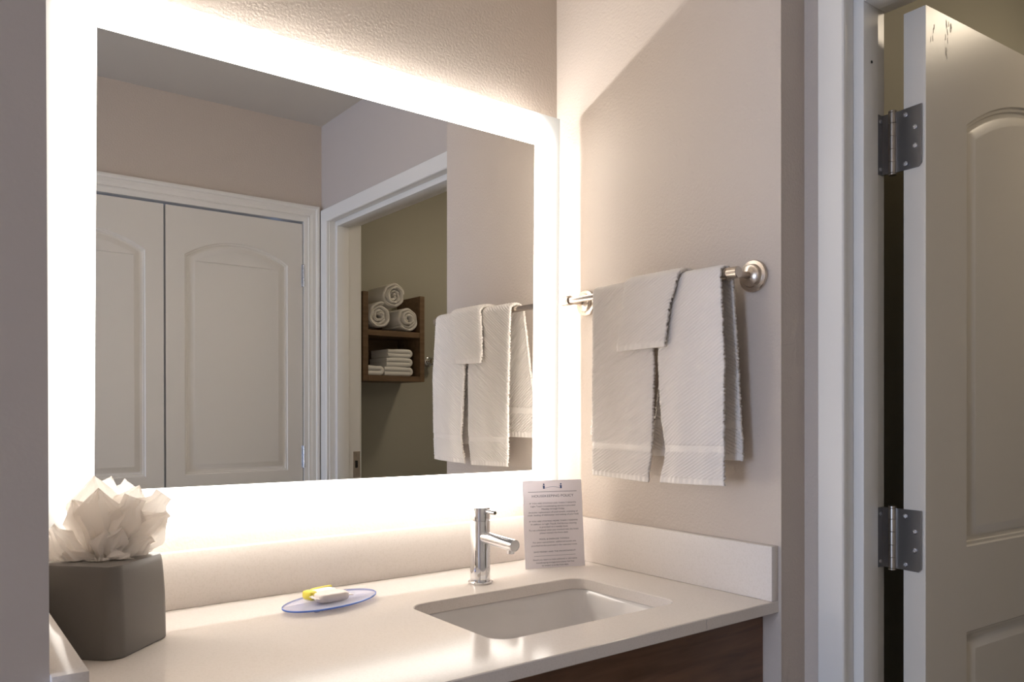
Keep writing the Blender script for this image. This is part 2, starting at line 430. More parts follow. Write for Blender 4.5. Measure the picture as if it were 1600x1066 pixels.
# ------------------------------------------------------------------ vanity
SK = (-.357, -.3835, .206, .139, .034)    # sink opening: centre, half sizes, corner radius
CT = .0219
def counter():
    bm = bmesh.new()
    outer = [(WL, -.6275), (0, -.6275), (0, 0), (WL, 0)]
    hole = rrect(*SK, n=10)
    e = .0015
    def ring(pts, z): return [(x, y, z + ZC) for x, y in pts]
    oi = [(WL, -.6275 + e), (0, -.6275 + e), (0, 0), (WL, 0)]
    big = rrect(SK[0], SK[1], SK[2] + e, SK[3] + e, SK[4] + e, n=10)
    t = fill_with_holes(bm, ring(oi, 0), [ring(big, 0)])
    b = fill_with_holes(bm, ring(oi, -CT), [ring(hole, -CT)])
    mo = [bm.verts.new(p) for p in ring(outer, -e)]; mo2 = [bm.verts.new(p) for p in ring(outer, -CT + e)]
    joined_rings(bm, t[0], mo); joined_rings(bm, mo, mo2); joined_rings(bm, mo2, b[0])
    hi = [bm.verts.new(p) for p in ring(hole, -e)]
    joined_rings(bm, t[1], hi); joined_rings(bm, hi, b[1])
    c = obj('countertop', bm, QUARTZ, auto=15)
    tag(c, 'white quartz vanity countertop with a rectangular sink cut-out', 'countertop')
    S = .0198; hs = .1016
    def splash(x0, x1, y0, y1): return box('backsplash', x0, x1, y0, y1, .0004 + ZC, hs + ZC, QUARTZ, c, .0012, 2)
    splash(WL + .0002, -.0002, -S, -.0002)
    splash(-S, -.0002, -.6266, -S - .0006)
    splash(WL + .0002, WL + S + .0125, -.6440, -S - .0006)
    # hairline veins on the front edge
    bm = bmesh.new(); rnd = random.Random(5)
    pts = [(-.2035, -.0022), (-.2050, -.009), (-.2035, -.0125), (-.2040, -.0185)]
    for (xa, za), (xb, zb) in zip(pts, pts[1:]):
        bm.faces.new([bm.verts.new((x, -.62755, z + ZC)) for x, z in ((xa - .0006, za), (xa + .0006, za), (xb + .0006, zb), (xb - .0006, zb))])
    obj('vein', bm, mat('grey_vein', (0.45, 0.43, 0.42), 0.3), c)
    return c
counter()
def sink():
    bm = bmesh.new(); cx, cy, hx, hy, r = SK
    prof = [(.020, 0, -CT - .0003), (.002, 0, -CT - .0003), (.0, 0, -CT - .002), (-.004, 0, -CT - .008), (-.010, .0, -.06), (-.020, .005, -.105), (-.040, .012, -.135), (-.075, .02, -.150), (-.118, .0, -.156)]
    loops = []
    for off, dr, z in prof:
        rr = max(.012, r + off*.4 + dr); loops.append([(x, y, z + ZC) for x, y in rrect(cx, cy, hx + off*1.3 if off < -.02 else hx + off, hy + off, rr, n=10)])
    loops_surface(bm, loops, cap_last=True)
    o = obj('sink_basin', bm, PORC, auto=60)
    md = o.modifiers.new('thick', 'SOLIDIFY'); md.thickness = .006; md.offset = -1
    tag(o, 'white undermount porcelain sink basin set below the quartz countertop', 'sink')
    lathe('drain', [(0, 0), (.022, 0), (.022, .002), (.017, .003), (.015, .0015), (0, .0035)], CHROME, (cx, cy, -.1555 + ZC), (0, 0, 1), o, 32)
sink()
def cabinet():
    t = empty('vanity_cabinet', (-.585, -.30, 0)); tag(t, 'dark brown stained wood vanity cabinet under the white countertop', 'cabinet')
    def p(name, *a, m=WOOD, bev=.001):
        o = box(name, *a, m, None, bev); o.parent = t; o.matrix_parent_inverse = Matrix.Translation((.585, .30, 0)); return o
    zt = ZC - CT - .0005; fy = -.594
    p('side_panel', -1.168, -1.150, fy + .021, -.012, .10, zt); p('side_panel', -.0185, -.0005, fy + .021, -.012, .10, zt)
    p('bottom_panel', -1.149, -.0195, fy + .021, -.012, .10, .118)
    p('toe_kick', -1.168, -.0005, fy + .08, fy + .095, .001, .099)
    p('front_rail', -1.168, -.0005, fy, fy + .020, zt - .19, zt)
    for x0, x1 in ((-1.166, -.786), (-.783, -.394), (-.391, -.003)):
        d = p('cabinet_door', x0, x1, fy, fy + .019, .105, zt - .194)
        k = lathe('handle', [(0, -.06), (.005, -.06), (.005, .06), (0, .06)], NICKEL, ((x0+x1)/2, fy - .022, zt - .23), (1, 0, 0), None, 16)
        k.parent = d; k.matrix_parent_inverse = d.matrix_parent_inverse.copy() if False else Matrix.Translation((.585, .30, 0))
        k.matrix_parent_inverse = Matrix.Translation((.585, .30, 0)); 
        bm = bmesh.new()
        for s in (-.045, .045): add_lathe(bm, [(.004, 0), (.004, .024)], axisM(((x0+x1)/2 + s, fy - .022, zt - .23), (0, 1, 0)), 12)
        me = bpy.data.meshes.new('tmp'); bm.to_mesh(me); bm.free()
        bm = bmesh.new(); bm.from_mesh(k.data); bm.from_mesh(me); bm.to_mesh(k.data); bm.free()
cabinet()

# ------------------------------------------------------------------ lighted mirror
def lighted_mirror():
    X = Vector((.99996, .00160, -.00907)).normalized(); Zv = Vector((.00907, -.0028, .99996)).normalized()
    Y = Zv.cross(X).normalized(); Zv = X.cross(Y).normalized()
    Mm = Matrix((X, Y, Zv)).transposed().to_4x4(); Mm.translation = Vector((-.58057, -.06505, .59389 + ZC))
    t = empty('lighted_mirror'); t.matrix_world = Mm
    tag(t, 'large rectangular wall mirror with a glowing frosted border above the vanity', 'mirror')
    HX, HZ, B = .53025, .45205, .07625
    def bx(name, x0, x1, y0, y1, z0, z1, m): return box(name, x0, x1, y0, y1, z0, z1, m, t)
    bx('mirror_glass', -HX + B, HX - B, 0, .004, -HZ + B, HZ - B, MIRR)
    # frosted border with light behind it: brightness follows the distance from the light strips
    m = bpy.data.materials.new('frosted_glass_lit'); m.use_nodes = True; nt = m.node_tree; N = nt.nodes; L = nt.links
    N.remove(N['Principled BSDF'])
    tc = N.new('ShaderNodeTexCoord'); sp = N.new('ShaderNodeSeparateXYZ'); L.new(tc.outputs['Object'], sp.inputs[0])
    def mth(op, a, b=None, c=None):
        n = N.new('ShaderNodeMath'); n.operation = op
        for i, v in enumerate((a, b, c)):
            if v is None: continue
            if isinstance(v, (int, float)): n.inputs[i].default_value = v
            else: L.new(v, n.inputs[i])
        return n.outputs[0]
    # signed distance to a rounded rectangle running along the middle of the border
    rc = .045; q = .030
    ax = mth('SUBTRACT', mth('ABSOLUTE', sp.outputs[0]), HX - q - rc - .012); az = mth('SUBTRACT', mth('ABSOLUTE', sp.outputs[2]), HZ - q - rc)
    mx = mth('MAXIMUM', ax, 0); mz = mth('MAXIMUM', az, 0)
    ln = mth('SQRT', mth('ADD', mth('MULTIPLY', mx, mx), mth('MULTIPLY', mz, mz)))
    sd = mth('SUBTRACT', mth('ADD', ln, mth('MINIMUM', mth('MAXIMUM', ax, az), 0)), rc)      # >0 outside
    rp = N.new('ShaderNodeValToRGB'); cr = rp.color_ramp
    fac = mth('ADD', mth('MULTIPLY', sd, 8.0), .5); L.new(fac, rp.inputs['Fac'])
    cr.interpolation = 'B_SPLINE'
    cr.elements[0].position = .0; cr.elements[0].color = (.75, .75, .75, 1)
    cr.elements[1].position = 1.0; cr.elements[1].color = (.06, .06, .06, 1)
    for ps, v in ((.42, 1.0), (.58, .8), (.70, .15), (.80, .085)):
        e = cr.elements.new(ps); e.color = (v, v, v, 1)
    em = N.new('ShaderNodeEmission'); em.inputs[0].default_value = (1.0, .925, .84, 1)
    L.new(mth('MULTIPLY', rp.outputs['Color'], MIRROR_PANEL), em.inputs[1])
    df = N.new('ShaderNodeBsdfDiffuse'); df.inputs[0].default_value = (.35, .37, .35, 1)
    ad = N.new('ShaderNodeAddShader'); L.new(em.outputs[0], ad.inputs[0]); L.new(df.outputs[0], ad.inputs[1]); L.new(ad.outputs[0], N['Material Output'].inputs[0])
    bm = bmesh.new()
    e = .0002
    ro = [(-HX, -HZ), (HX, -HZ), (HX, HZ), (-HX, HZ)]; ri = [(-HX + B - e, -HZ + B - e), (HX - B + e, -HZ + B - e), (HX - B + e, HZ - B + e), (-HX + B - e, HZ - B + e)]
    ro = [(-HX, -HZ), (HX, -HZ), (HX, HZ), (-HX, HZ)]; ri = [(-HX + B, -HZ + B), (HX - B, -HZ + B), (HX - B, HZ - B), (-HX + B, HZ - B)]
    v = [[bm.verts.new((x, y, z)) for x, z in r] for r, y in ((ro, 0), (ro, .004), (ri, .004), (ri, 0))]
    for a, b in zip(v, v[1:] + v[:1]): joined_rings(bm, a, b)
    obj('frosted_border', bm, m, t)
    # back box, and the light strips on its sides behind the glass
    bi = dict(l=.115, r=.115, b=.085, t=.026)
    bx('back_box', -HX + bi['l'], HX - bi['r'],   .0045, .0622, -HZ + bi['b'], HZ - bi['t'], ACRYL)
    ls = emit('side_light', (1, .975, .96), MIRROR_SIDE); lb = emit('bottom_light', (1, .975, .96), MIRROR_BOTTOM); lt = emit('top_light', (1, .975, .96), MIRROR_TOP)
    y0, y1 = .0580, .0620
    bx('light_strip', HX - bi['r'], HX - bi['r'] + .002, y0, y1, -HZ + .07, HZ - .04, ls)
    bx('light_strip', -HX + bi['l'] - .002, -HX + bi['l'], y0, y1, -HZ + .07, HZ - .04, ls)
    bx('light_strip', -HX + .06, HX - .06, y0, y1, -HZ + bi['b'] - .002, -HZ + bi['b'], lb)
    bx('light_strip', -HX + .06, HX - .06, y0, y1, HZ - bi['t'], HZ - bi['t'] + .002, lt)
lighted_mirror()

# ------------------------------------------------------------------ faucet
def faucet():
    bx_, by_ = -.3475, -.165
    t = empty('faucet', (bx_, by_, ZC + .0003)); tag(t, 'polished chrome single lever faucet standing behind the sink', 'faucet')
    def lt(name, prof, loc, d, n=48, m=CHROME, par=None):
        return lathe(name, prof, m, loc, d, par or t, n)
    lt('base_flange', [(0, 0), (.0243, 0), (.0250, .0012), (.0250, .0030), (.0238, .0044), (.0213, .0048)], (0, 0, 0), (0, 0, 1), 64)
    lt('body', [(.0212, .0045), (.0206, .0075), (.0203, .012), (.0203, .1268), (.0198, .1276)], (0, 0, 0), (0, 0, 1), 64)
    lt('handle_cap', [(.0190, .1277), (.0190, .1288), (.0203, .1292), (.0203, .1536), (.0196, .1547), (0, .1547)], (0, 0, 0), (0, 0, 1), 64)
    d = (0, -1, -.045)
    sp_ = lt('spout', [(.0118, 0), (.0118, .1010), (.0112, .1018), (.0102, .1018), (.0098, .1008), (0, .1008)], (0, -.0155, .0950), d)
    lt('aerator', [(0, 0), (.0072, 0), (.0078, .001), (.0078, .010)], (0, -.1035, .0738), (0, 0, 1), 32, par=sp_)
    lt('lever', [(.0040, 0), (.0040, .0325), (.0034, .0331), (0, .0331)], (0, -.0190, .1478), (0, -1, -.015), 24)
    bm = bmesh.new()
faucet()

# ------------------------------------------------------------------ soap dish, soap bars
def extr(bm, pts, z0, z1, M=None):
    loops_surface(bm, [[(x, y, z0) for x, y in pts], [(x, y, z1) for x, y in pts]], M, True, True)
def soap_dish():
    th = math.atan2(.3019, .9534)
    t = empty('soap_dish', (-.668, -.1515, ZC + .0002), (0, 0, th)); tag(t, 'oval translucent blue plastic soap dish on the countertop', 'soap dish')
    A, Bb, n = .1005, .0555, 72
    el = lambda k, d=0: [((A-d)*math.cos(2*PI*i/n), (Bb-d)*math.sin(2*PI*i/n)) for i in range(n)]
    bm = bmesh.new()
    loops_surface(bm, [[(x, y, .0068) for x, y in el(0, .002)], [(x, y, .0066 + .0004) for x, y in el(0, .0012)], [(x, y, .0095) for x, y in el(0, .0012)], [(x, y, .0102) for x, y in el(0, .0025)]], None, True, True)
    obj('plate', bm, BLUE, t, auto=40)
    bm = bmesh.new()
    a = [[(x, y, z) for x, y in el(0, d)] for d, z in ((.0012, .0070), (.0, .0074), (.0, .0095), (.0012, .0101))]
    R = loops_surface(bm, a, None, False, False); joined_rings(bm, R[-1], R[0])
    obj('rim', bm, BLUEE, t, auto=40)
    for x, y in ((-.05, -.02), (.05, -.02), (.05, .02), (-.05, .02)):
        lathe('foot', [(.005, 0), (.005, .0068)], BLUE, (x, y, 0), (0, 0, 1), t, 16)
soap_dish()
def pillow(bm, hx, hy, hz, ex=3.5, M=None, n=28, k=12):
    loops = []
    def se(a, e): return (abs(math.cos(a))**(2/e)*(1 if math.cos(a) >= 0 else -1), abs(math.sin(a))**(2/e)*(1 if math.sin(a) >= 0 else -1))
    for j in range(k+1):
        ph = -PI/2 + PI*j/k; c, s = se(ph, ex); c = max(c, .02)
        loops.append([(hx*c*se(2*PI*i/n, ex)[0], hy*c*se(2*PI*i/n, ex)[1], hz*s) for i in range(n)])
    loops_surface(bm, loops, M, True, True)
def soap():
    # the bar in clear wrapping, and the yellow-wrapped bar behind it
    zt = ZC + .0102 + .0002
    t = empty('soap_bar', (-.672, -.163, zt), (0, 0, math.radians(2))); tag(t, 'white soap bar in a clear wrapper on the blue dish', 'soap')
    bm = bmesh.new(); pillow(bm, .030, .019, .0085, 4, Matrix.Translation((0, 0, .0085))); obj('bar', bm, SOAP, t, auto=50)
    for s in (-1, 1):   # crimped ends of the wrapper
        bm = bmesh.new()
        a = [bm.verts.new((s*(.029 + .007*i), (-.015 + .006*j), .0085 + .0012*math.sin(3*j + 2*i + s))) for i in range(2) for j in range(6)]
        for j in range(5): bm.faces.new((a[j], a[j+1], a[6+j+1], a[6+j]))
        o = obj('wrapper_end', bm, SOAP, t); o.modifiers.new('s', 'SOLIDIFY').thickness = .0012
    t = empty('soap_bar', (-.676, -.125, zt), (0, 0, math.radians(14))); tag(t, 'small yellow and white wrapped soap lying behind the white bar', 'soap')
    bm = bmesh.new(); pillow(bm, .030, .014, .0075, 4, Matrix.Translation((0, 0, .0075))); obj('bar', bm, SOAP, t, auto=50)
    bm = bmesh.new(); pillow(bm, .0085, .0148, .0082, 4, Matrix.Translation((-.024, 0, .0079))); obj('yellow_end', bm, YEL, t, auto=50)
    bm = bmesh.new(); pillow(bm, .024, .0035, .0030, 4, Matrix.Translation((.008, .009, .0135))); obj('yellow_stripe', bm, YEL, t, auto=50)
soap()

# ------------------------------------------------------------------ housekeeping card
def card():
    e = Vector((.941, -.3385, 0)).normalized(); nb = Vector((.3385, .941, 0)).normalized()      # nb points away from the viewer
    lean = math.radians(6.3); up = nb*math.sin(lean) + Vector((0, 0, math.cos(lean)))
    Y = up.cross(e).normalized()
    Mm = Matrix((e, Y, up)).transposed().to_4x4(); Mm.translation = Vector((-.1904, -.1136, ZC + .0004))
    t = empty('housekeeping_card'); t.matrix_world = Mm
    tag(t, 'upright printed housekeeping policy card leaning beside the chrome faucet', 'card')
    W, Hh = .1418, .1950
    box('panel', 0, W, 0, .0010, 0, Hh, PAPER, t)
    # folded easel leg behind
    bm = bmesh.new()
    for s in (0, 1):
        pass
    a = math.radians(-30)
    p = [(.045, .0024, .14), (.097, .0024, .14), (.097, .050, .0056), (.045, .050, .0056)]
    vs = [bm.verts.new(q) for q in p]; f = bm.faces.new(vs)
    bmesh.ops.solidify(bm, geom=[f], thickness=.0012)
    obj('easel_leg', bm, PAPER, t)
    def text(s, x, z, size, wmax, al='CENTER', fnt=None):
        c = bpy.data.curves.new('text', 'FONT'); c.body = s; c.size = size; c.align_x = al; c.extrude = 0; c.resolution_u = 3
        o = bpy.data.objects.new('printed_text', c); COL.objects.link(o)
        dg = bpy.context.evaluated_depsgraph_get(); dg.update(); me = bpy.data.meshes.new_from_object(o.evaluated_get(dg))
        bpy.data.objects.remove(o, do_unlink=True)
        w = max(v.co.x for v in me.vertices) - min(v.co.x for v in me.vertices); k = wmax/w
        k2 = size*.0 + 1
        for v in me.vertices: v.co = Vector((x + v.co.x*k, -.0003, z + v.co.y*k2))
        me.materials.clear(); o = link('printed_text', me, INK, t); return o
    def px(v): return Hh*(1 - (v - 80)/(985-80))      # zoomed photograph rows to card height
    k = W/610
    L_ = [('HOUSEKEEPING POLICY', 250, .0078, 430), ('IF YOU ARE STAYING LESS THAN 7 NIGHTS:', 320, .0045, 480), ('Light Touch housekeeping service is provided', 350, .0047, 458),
          ('Monday through Friday.', 380, .0047, 238), ('(Includes replacement of used towels, emptying of', 413, .0047, 505), ('trash, loading of dishwasher and making of your bed)', 442, .0047, 525),
          ('IF YOU ARE STAYING MORE THAN 7 NIGHTS:', 505, .0045, 500), ('In addition to Light Touch, Full Service cleaning', 535, .0047, 468), ('is provided on a weekly basis.', 565, .0047, 292),
          ('To see scheduled when you checked into the hotel,', 597, .0047, 512), ('please contact the front desk.', 627, .0047, 292), ('POOL & EXERCISE TOWELS', 690, .0045, 305),
          ('For your convenience, additional towels are', 722, .0047, 440), ('provided at the pool and in the exercise room.', 755, .0047, 470), ('SAVE MONEY AND THE ENVIRONMENT!', 820, .0045, 430),
          ('Should you desire to make additional or alternative', 900, .0045, 450), ('housekeeping arrangements please feel free', 930, .0045, 390), ('to contact us at the front desk.', 960, .0045, 275)]
    for s, row, size, w in L_: text(s, W*.5, px(row + 6), size, w*k)
    for z, w, hh in ((px(202), 500, .0009), (px(862), 425, .0005)):
        box('printed_line', W/2 - w*k/2, W/2 + w*k/2, -.0004, -.0001, z, z + hh, INK, t)
    # emblem: two small posts with a sagging line between them
    bm = bmesh.new(); zc = px(168)
    for cx in (W/2 - .0205, W/2 + .0205):
        add_box(bm, cx - .0021, cx + .0021, -.0004, -.0001, zc, zc + .0068); add_box(bm, cx - .0030, cx + .0016, -.0004, -.0001, zc + .0060, zc + .0070)
        add_lathe(bm, [(0, 0), (.0018, 0), (.0018, .0003), (0, .0003)], axisM((cx, -.0004, zc + .0098), (0, 1, 0)), 16, cap=False)
    for i in range(12):
        x0 = W/2 - .018 + .036*i/12; x1 = W/2 - .018 + .036*(i+1)/12
        f = lambda x: zc + .0008 + .0030*(1 - ((x - W/2)/.018)**2)
        bm.faces.new([bm.verts.new(q) for q in ((x0, -.0003, f(x0)), (x1, -.0003, f(x1)), (x1, -.0003, f(x1) + .0006), (x0, -.0003, f(x0) + .0006))])
    obj('printed_emblem', bm, mat('blue_ink', (0.08, 0.14, 0.32), 0.7), t)
card()

# ------------------------------------------------------------------ tissue box and tissue
TB = Vector((-1.0455, -.1790, 0))
def tissue_box():
    t = empty('tissue_box', (TB.x, TB.y, ZC + .0003), (0, 0, PI/4)); tag(t, 'dark grey square tissue box cover standing on the countertop', 'tissue box')
    bm = bmesh.new(); hh = .1315
    loops = []
    def sq(h, r, bul):
        pts = rrect(0, 0, h, h, r, n=8); out = []
        for x, y in pts:
            # faces swell slightly outward
            f = 1 + bul*(1 - min(1, (min(abs(x), abs(y))/h)**2)); out.append((x*f, y*f))
        return out
    for z, h, r in ((0, .0665, .020), (.002, .0680, .021), (.03, .0677, .021), (.07, .0668, .020), (.10, .0652, .019), (.120, .0636, .018), (.1285, .0625, .018), (.1310, .0612, .017), (hh, .0595, .016)):
        loops.append([(x, y, z) for x, y in sq(h, r, .035)])
    n = len(loops[0])
    # oval slot ring
    for k, z in ((1.0, hh), (1.0, hh - .004)):
        ring = []
        for x, y, _ in loops[0]:
            a = math.atan2(y, x); ring.append((k*.030*math.cos(a) , k*.030*math.sin(a), z))
        loops.append([(p[0], p[1], p[2]) for p in ring])
    loops_surface(bm, loops, None, False, True)
    obj('cover', bm, RESIN, t, auto=30)
    bm = bmesh.new(); pillow(bm, .046, .046, .05, 6, Matrix.Translation((0, 0, .058)))
    obj('inner_tissue_pack', bm, TISSUE, t)
tissue_box()

def tissue():
    """crumpled sheets: each fold is a curved ruffled sheet rising from the slot"""
    verts, faces = [], []
    cam_dir = Vector((.17, 1.0, 0)).normalized(); side = Vector((1.0, -.17, 0)).normalized()
    base = Vector((TB.x, TB.y, ZC + .118))
    rnd = random.Random(11)
    def petal(tip, w, curl, depth, belly=.55, bx=0.0, twist=0.0, n=22, m=14, ruff=.0026, tipw=.0, bw=.010, sharp=1.0):
        """tip: (sideways, away, up) from the slot; w: half width; curl: sideways bow; depth: bow towards the viewer"""
        T_ = side*tip[0] + cam_dir*tip[1] + Vector((0, 0, tip[2])); B0 = side*bx
        ax = T_ - B0; L_ = ax.length; axn = ax.normalized()
        wd = axn.cross(cam_dir).normalized(); wd = (wd*math.cos(twist) + cam_dir*math.sin(twist)).normalized(); nr = axn.cross(wd).normalized()
        if nr.dot(cam_dir) > 0: nr = -nr
        belly = max(.4, 1 - w/L_); k0 = len(verts); p1, p2 = rnd.uniform(0, 6), rnd.uniform(0, 6); fq = rnd.uniform(2.2, 3.6)
        for i in range(n+1):
            u = i/n
            if u < belly: ww = bw + (w - bw)*(u/belly)**1.15
            else: ww = max(tipw, w*(1 - ((u - belly)/(1 - belly))**sharp))
            for j in range(m+1):
                v = -1 + 2*j/m
                tri = lambda q: 2*abs((q % 1) - .5)*2 - 1
                p = B0 + axn*(L_*u) + wd*(ww*v) + wd*(curl*math.sin(PI*u))
                p += nr*(depth*math.sin(PI*min(1, u*1.05))*(1 - .35*v*v) - .25*ww*v*v)
                p += nr*(ruff*1.5*tri(fq*v*.55 + p1 + .35*u)*(1.15 - u) + ruff*.8*tri(1.7*u + .9*v + p2))
                p += wd*(ruff*.6*math.sin(9*u + p2))
                q = base + p
                q.z = max(q.z, ZC + (.1335 if (q - base).xy.length > .027 else .112))
                verts.append(q)
        for i in range(n):
            for j in range(m):
                a = k0 + i*(m+1) + j; faces.append((a, a+1, a+m+2, a+m+1))
    # back sheets, tall
    petal((-.012, .020, .137), .040, .004, .002, .50)
    petal((.050, .016, .120), .028, .0, .004, .70)
    petal((.084, .006, .106), .034, .0, .008, .66, twist=.2, tipw=.014)
    # front main sheets
    petal((-.006, -.008, .120), .040, -.003, .012, .42, ruff=.004)
    petal((.046, -.008, .102), .040, .003, .014, .66, ruff=.0035, tipw=.016)
    petal((.092, -.002, .074), .034, .004, .012, .58, tipw=.006)
    petal((-.040, .002, .104), .030, -.004, .008, .50)
    petal((.026, -.024, .062), .022, .004, .014, .5, ruff=.003)
    petal((.002, -.026, .060), .022, -.004, .014, .5, ruff=.003)
    # low side lobes
    petal((-.070, -.004, .062), .026, .010, .012, .66, ruff=.003, tipw=.010)
    petal((-.078, .014, .046), .026, .0, .006, .6, ruff=.003)
    petal((-.052, -.018, .028), .024, .006, .010, .6, ruff=.003, tipw=.008)
    petal((.068, -.014, .040), .024, .0, .012, .62, ruff=.003, tipw=.008)
    petal((.072, .006, .028), .022, .0, .006, .6, ruff=.003)
    petal((.036, -.042, .020), .024, .0, .010, .55, ruff=.003, tipw=.008)
    petal((-.004, -.042, .021), .022, .0, .012, .55, ruff=.003, tipw=.006)
    me = bpy.data.meshes.new('tissue'); me.from_pydata(verts, [], faces)
    o = link('tissue', me, TISSUE, None, True)
    me.set_sharp_from_angle(angle=math.radians(22))
    tag(o, 'crumpled white tissues pulled up out of the grey box', 'tissue')
# the card is thin stock in front of the lit mirror: light comes through it
nt = PAPER.node_tree; N = nt.nodes; tl = N.new('ShaderNodeBsdfTranslucent'); tl.inputs[0].default_value = (.95, .92, .95, 1)
mxs = N.new('ShaderNodeMixShader'); mxs.inputs[0].default_value = .24
nt.links.new(N['Principled BSDF'].outputs[0], mxs.inputs[1]); nt.links.new(tl.outputs[0], mxs.inputs[2]); nt.links.new(mxs.outputs[0], N['Material Output'].inputs[0])
# sheets are a little translucent
nt = TISSUE.node_tree; N = nt.nodes; tl = N.new('ShaderNodeBsdfTranslucent'); tl.inputs[0].default_value = (.95, .90, .84, 1)
mxs = N.new('ShaderNodeMixShader'); mxs.inputs[0].default_value = .32
nt.links.new(N['Principled BSDF'].outputs[0], mxs.inputs[1]); nt.links.new(tl.outputs[0], mxs.inputs[2]); nt.links.new(mxs.outputs[0], N['Material Output'].inputs[0])
tissue()

# ------------------------------------------------------------------ towel bar and towels
RX, RZ = -.065, .6045
def towel_bar():
    t = empty('towel_bar', (0, -.343, RZ + ZC)); tag(t, 'brushed nickel towel bar with round wall plates', 'towel bar')
    O = Vector((0, .343, -RZ - ZC))
    def lt(name, prof, loc, d, n=40, par=None): return lathe(name, prof, NICKEL, Vector(loc) + O, d, par or t, n)
    lt('rail', [(.0072, 0), (.0072, .480)], (RX, -.583, RZ + ZC), (0, 1, 0))
    for yc, s in ((-.1098, 1), (-.5755, -1)):
        f = lt('wall_plate', [(.0300, 0), (.0305, .002), (.0305, .0055), (.0290, .0075), (.0225, .0085), (.0215, .0100), (.0212, .0135), (.0195, .0155), (.0100, .0170), (.0068, .0200), (.0068, .0215)], (-.0005, yc, RZ + ZC), (-1, 0, 0), 56)
        lt('post', [(.0066, 0), (.0062, .020), (.0066, .044)], (-.018, yc, RZ + ZC), (-1, 0, 0), 28, f)
        lt('end_cap', [(0, -.0135), (.0100, -.0135), (.0108, -.0125), (.0112, .008), (.0095, .0085), (.0095, .0105), (.0112, .0110), (.0112, .0290 if s < 0 else .0125), (.0100, .0300 if s < 0 else .0132), (.0072, .0300 if s < 0 else .0132)] , (RX, yc, RZ + ZC), (0, -s, 0) if False else (0, 1 if s < 0 else -1, 0), 40)
towel_bar()

def interp(pts, z):
    pts = sorted(pts)
    if z <= pts[0][0]: return pts[0][1]
    for (a, u), (b, v) in zip(pts, pts[1:]):
        if z <= b: return u + (v-u)*(z-a)/(b-a)
    return pts[-1][1]
def drape(name, label, fl, fr, bl, br, zf, zb, xf, xb, rr, xtop=RX, ztop=RZ, band=True, th=.0055, seed=0, step=.0016, fold=.003, amp=.0015, group=None, skewf=0, skewb=0, pat=(0.0068, 0.0060)):
    """front edges fl/fr (lists of (z, y)), back edges bl/br; zf/zb bottoms; xf/xb x offsets front / back (functions of z); rr bend radius over the rail"""
    rnd = random.Random(seed); ph = [rnd.uniform(0, 6.28) for _ in range(6)]
    path = []      # (x, z, side, nx, nz)
    n1 = int((ztop - zf)/step)
    for i in range(n1):
        z = zf + (ztop - zf)*i/n1; path.append((xf(z), z, 0, -1.0, 0.0))
    na = max(10, int(PI*rr/step))
    x0, x1 = xf(ztop), xb(ztop); cx = (x0+x1)/2; rx = (x1-x0)/2
    for i in range(na+1):
        a = PI - PI*i/na; path.append((cx + rx*math.cos(a), ztop + rr*math.sin(a), .5, math.cos(a), math.sin(a)))
    n2 = int((ztop - zb)/step)
    for i in range(1, n2+1):
        z = ztop - (ztop - zb)*i/n2; path.append((xb(z), z, 1, 1.0, 0.0))
    wid = abs(interp(fr, .45) - interp(fl, .45)); m = int(wid/step)
    verts, faces = [], []
    s_acc = 0; last = None
    for k, (x, z, side, nx, nz) in enumerate(path):
        if last: s_acc += math.hypot(x-last[0], z-last[1])
        last = (x, z)
        if side == 0: L, R = interp(fl, z), interp(fr, z)
        elif side == 1: L, R = interp(bl, z), interp(br, z)
        else:
            tt = (k - n1)/na; L = interp(fl, ztop)*(1-tt) + interp(bl, ztop)*tt; R = interp(fr, ztop)*(1-tt) + interp(br, ztop)*tt
        zbot = zf if side == 0 else zb
        hem = z - zbot if side != .5 else 1
        for j in range(m+1):
            v = j/m; y = L + (R-L)*v
            hang = min(1, max(0, (ztop - z)/.35)) if side != .5 else 0
            w = fold*hang*(math.sin(2.2*PI*v + ph[0] + 3*z) + .6*math.sin(4.6*PI*v + ph[1] - 5*z)) + .0003*math.sin(23*v + 40*z + ph[2])
            d = 0.0
            # terry loops / ribs
            rib = math.sin(2*PI*(s_acc/pat[0] + .5*v*wid/pat[1])) * math.sin(2*PI*(v*wid/pat[1]))
            d = amp*rib + rnd.uniform(-.14, .14)*amp
            if side != .5 and band and .062 < hem < .074: d = -.0012 + .0003*rib
            if side != .5 and hem < .012: d = -.0006 + .0005*math.sin(2*PI*v*wid/.014)
            edge = min(v, 1-v)
            drop = -(skewf*(1 - v) if side == 0 else skewb*v if side == 1 else 0)*max(0, 1 - hem/.15)
            yy = y + (rnd.uniform(-.0014, .0014) if edge < 1e-6 else 0)
            rnd_edge = -th*.35*max(0, 1 - edge*wid/.006)
            verts.append((x + nx*(d + w + rnd_edge), yy, z + nz*(d + rnd_edge) + drop + ZC))
    for k in range(len(path)-1):
        for j in range(m):
            a = k*(m+1)+j; faces.append((a, a+1, a+m+2, a+m+1))
    me = bpy.data.meshes.new(name); me.from_pydata(verts, [], faces); me.update()
    o = link(name, me, TERRY, None, True)
    bm = bmesh.new(); bm.from_mesh(me); bmesh.ops.recalc_face_normals(bm, faces=bm.faces)
    # normals should point outwards (away from the rail) so that the cloth thickens inwards
    f0 = bm.faces[:][m//2]; 
    if f0.normal.x > 0: bmesh.ops.reverse_faces(bm, faces=bm.faces)
    bm.to_mesh(me); bm.free()
    md = o.modifiers.new('cloth', 'SOLIDIFY'); md.thickness = th; md.offset = -1; md.use_even_offset = False
    tag(o, label, 'towel', group)
    return o
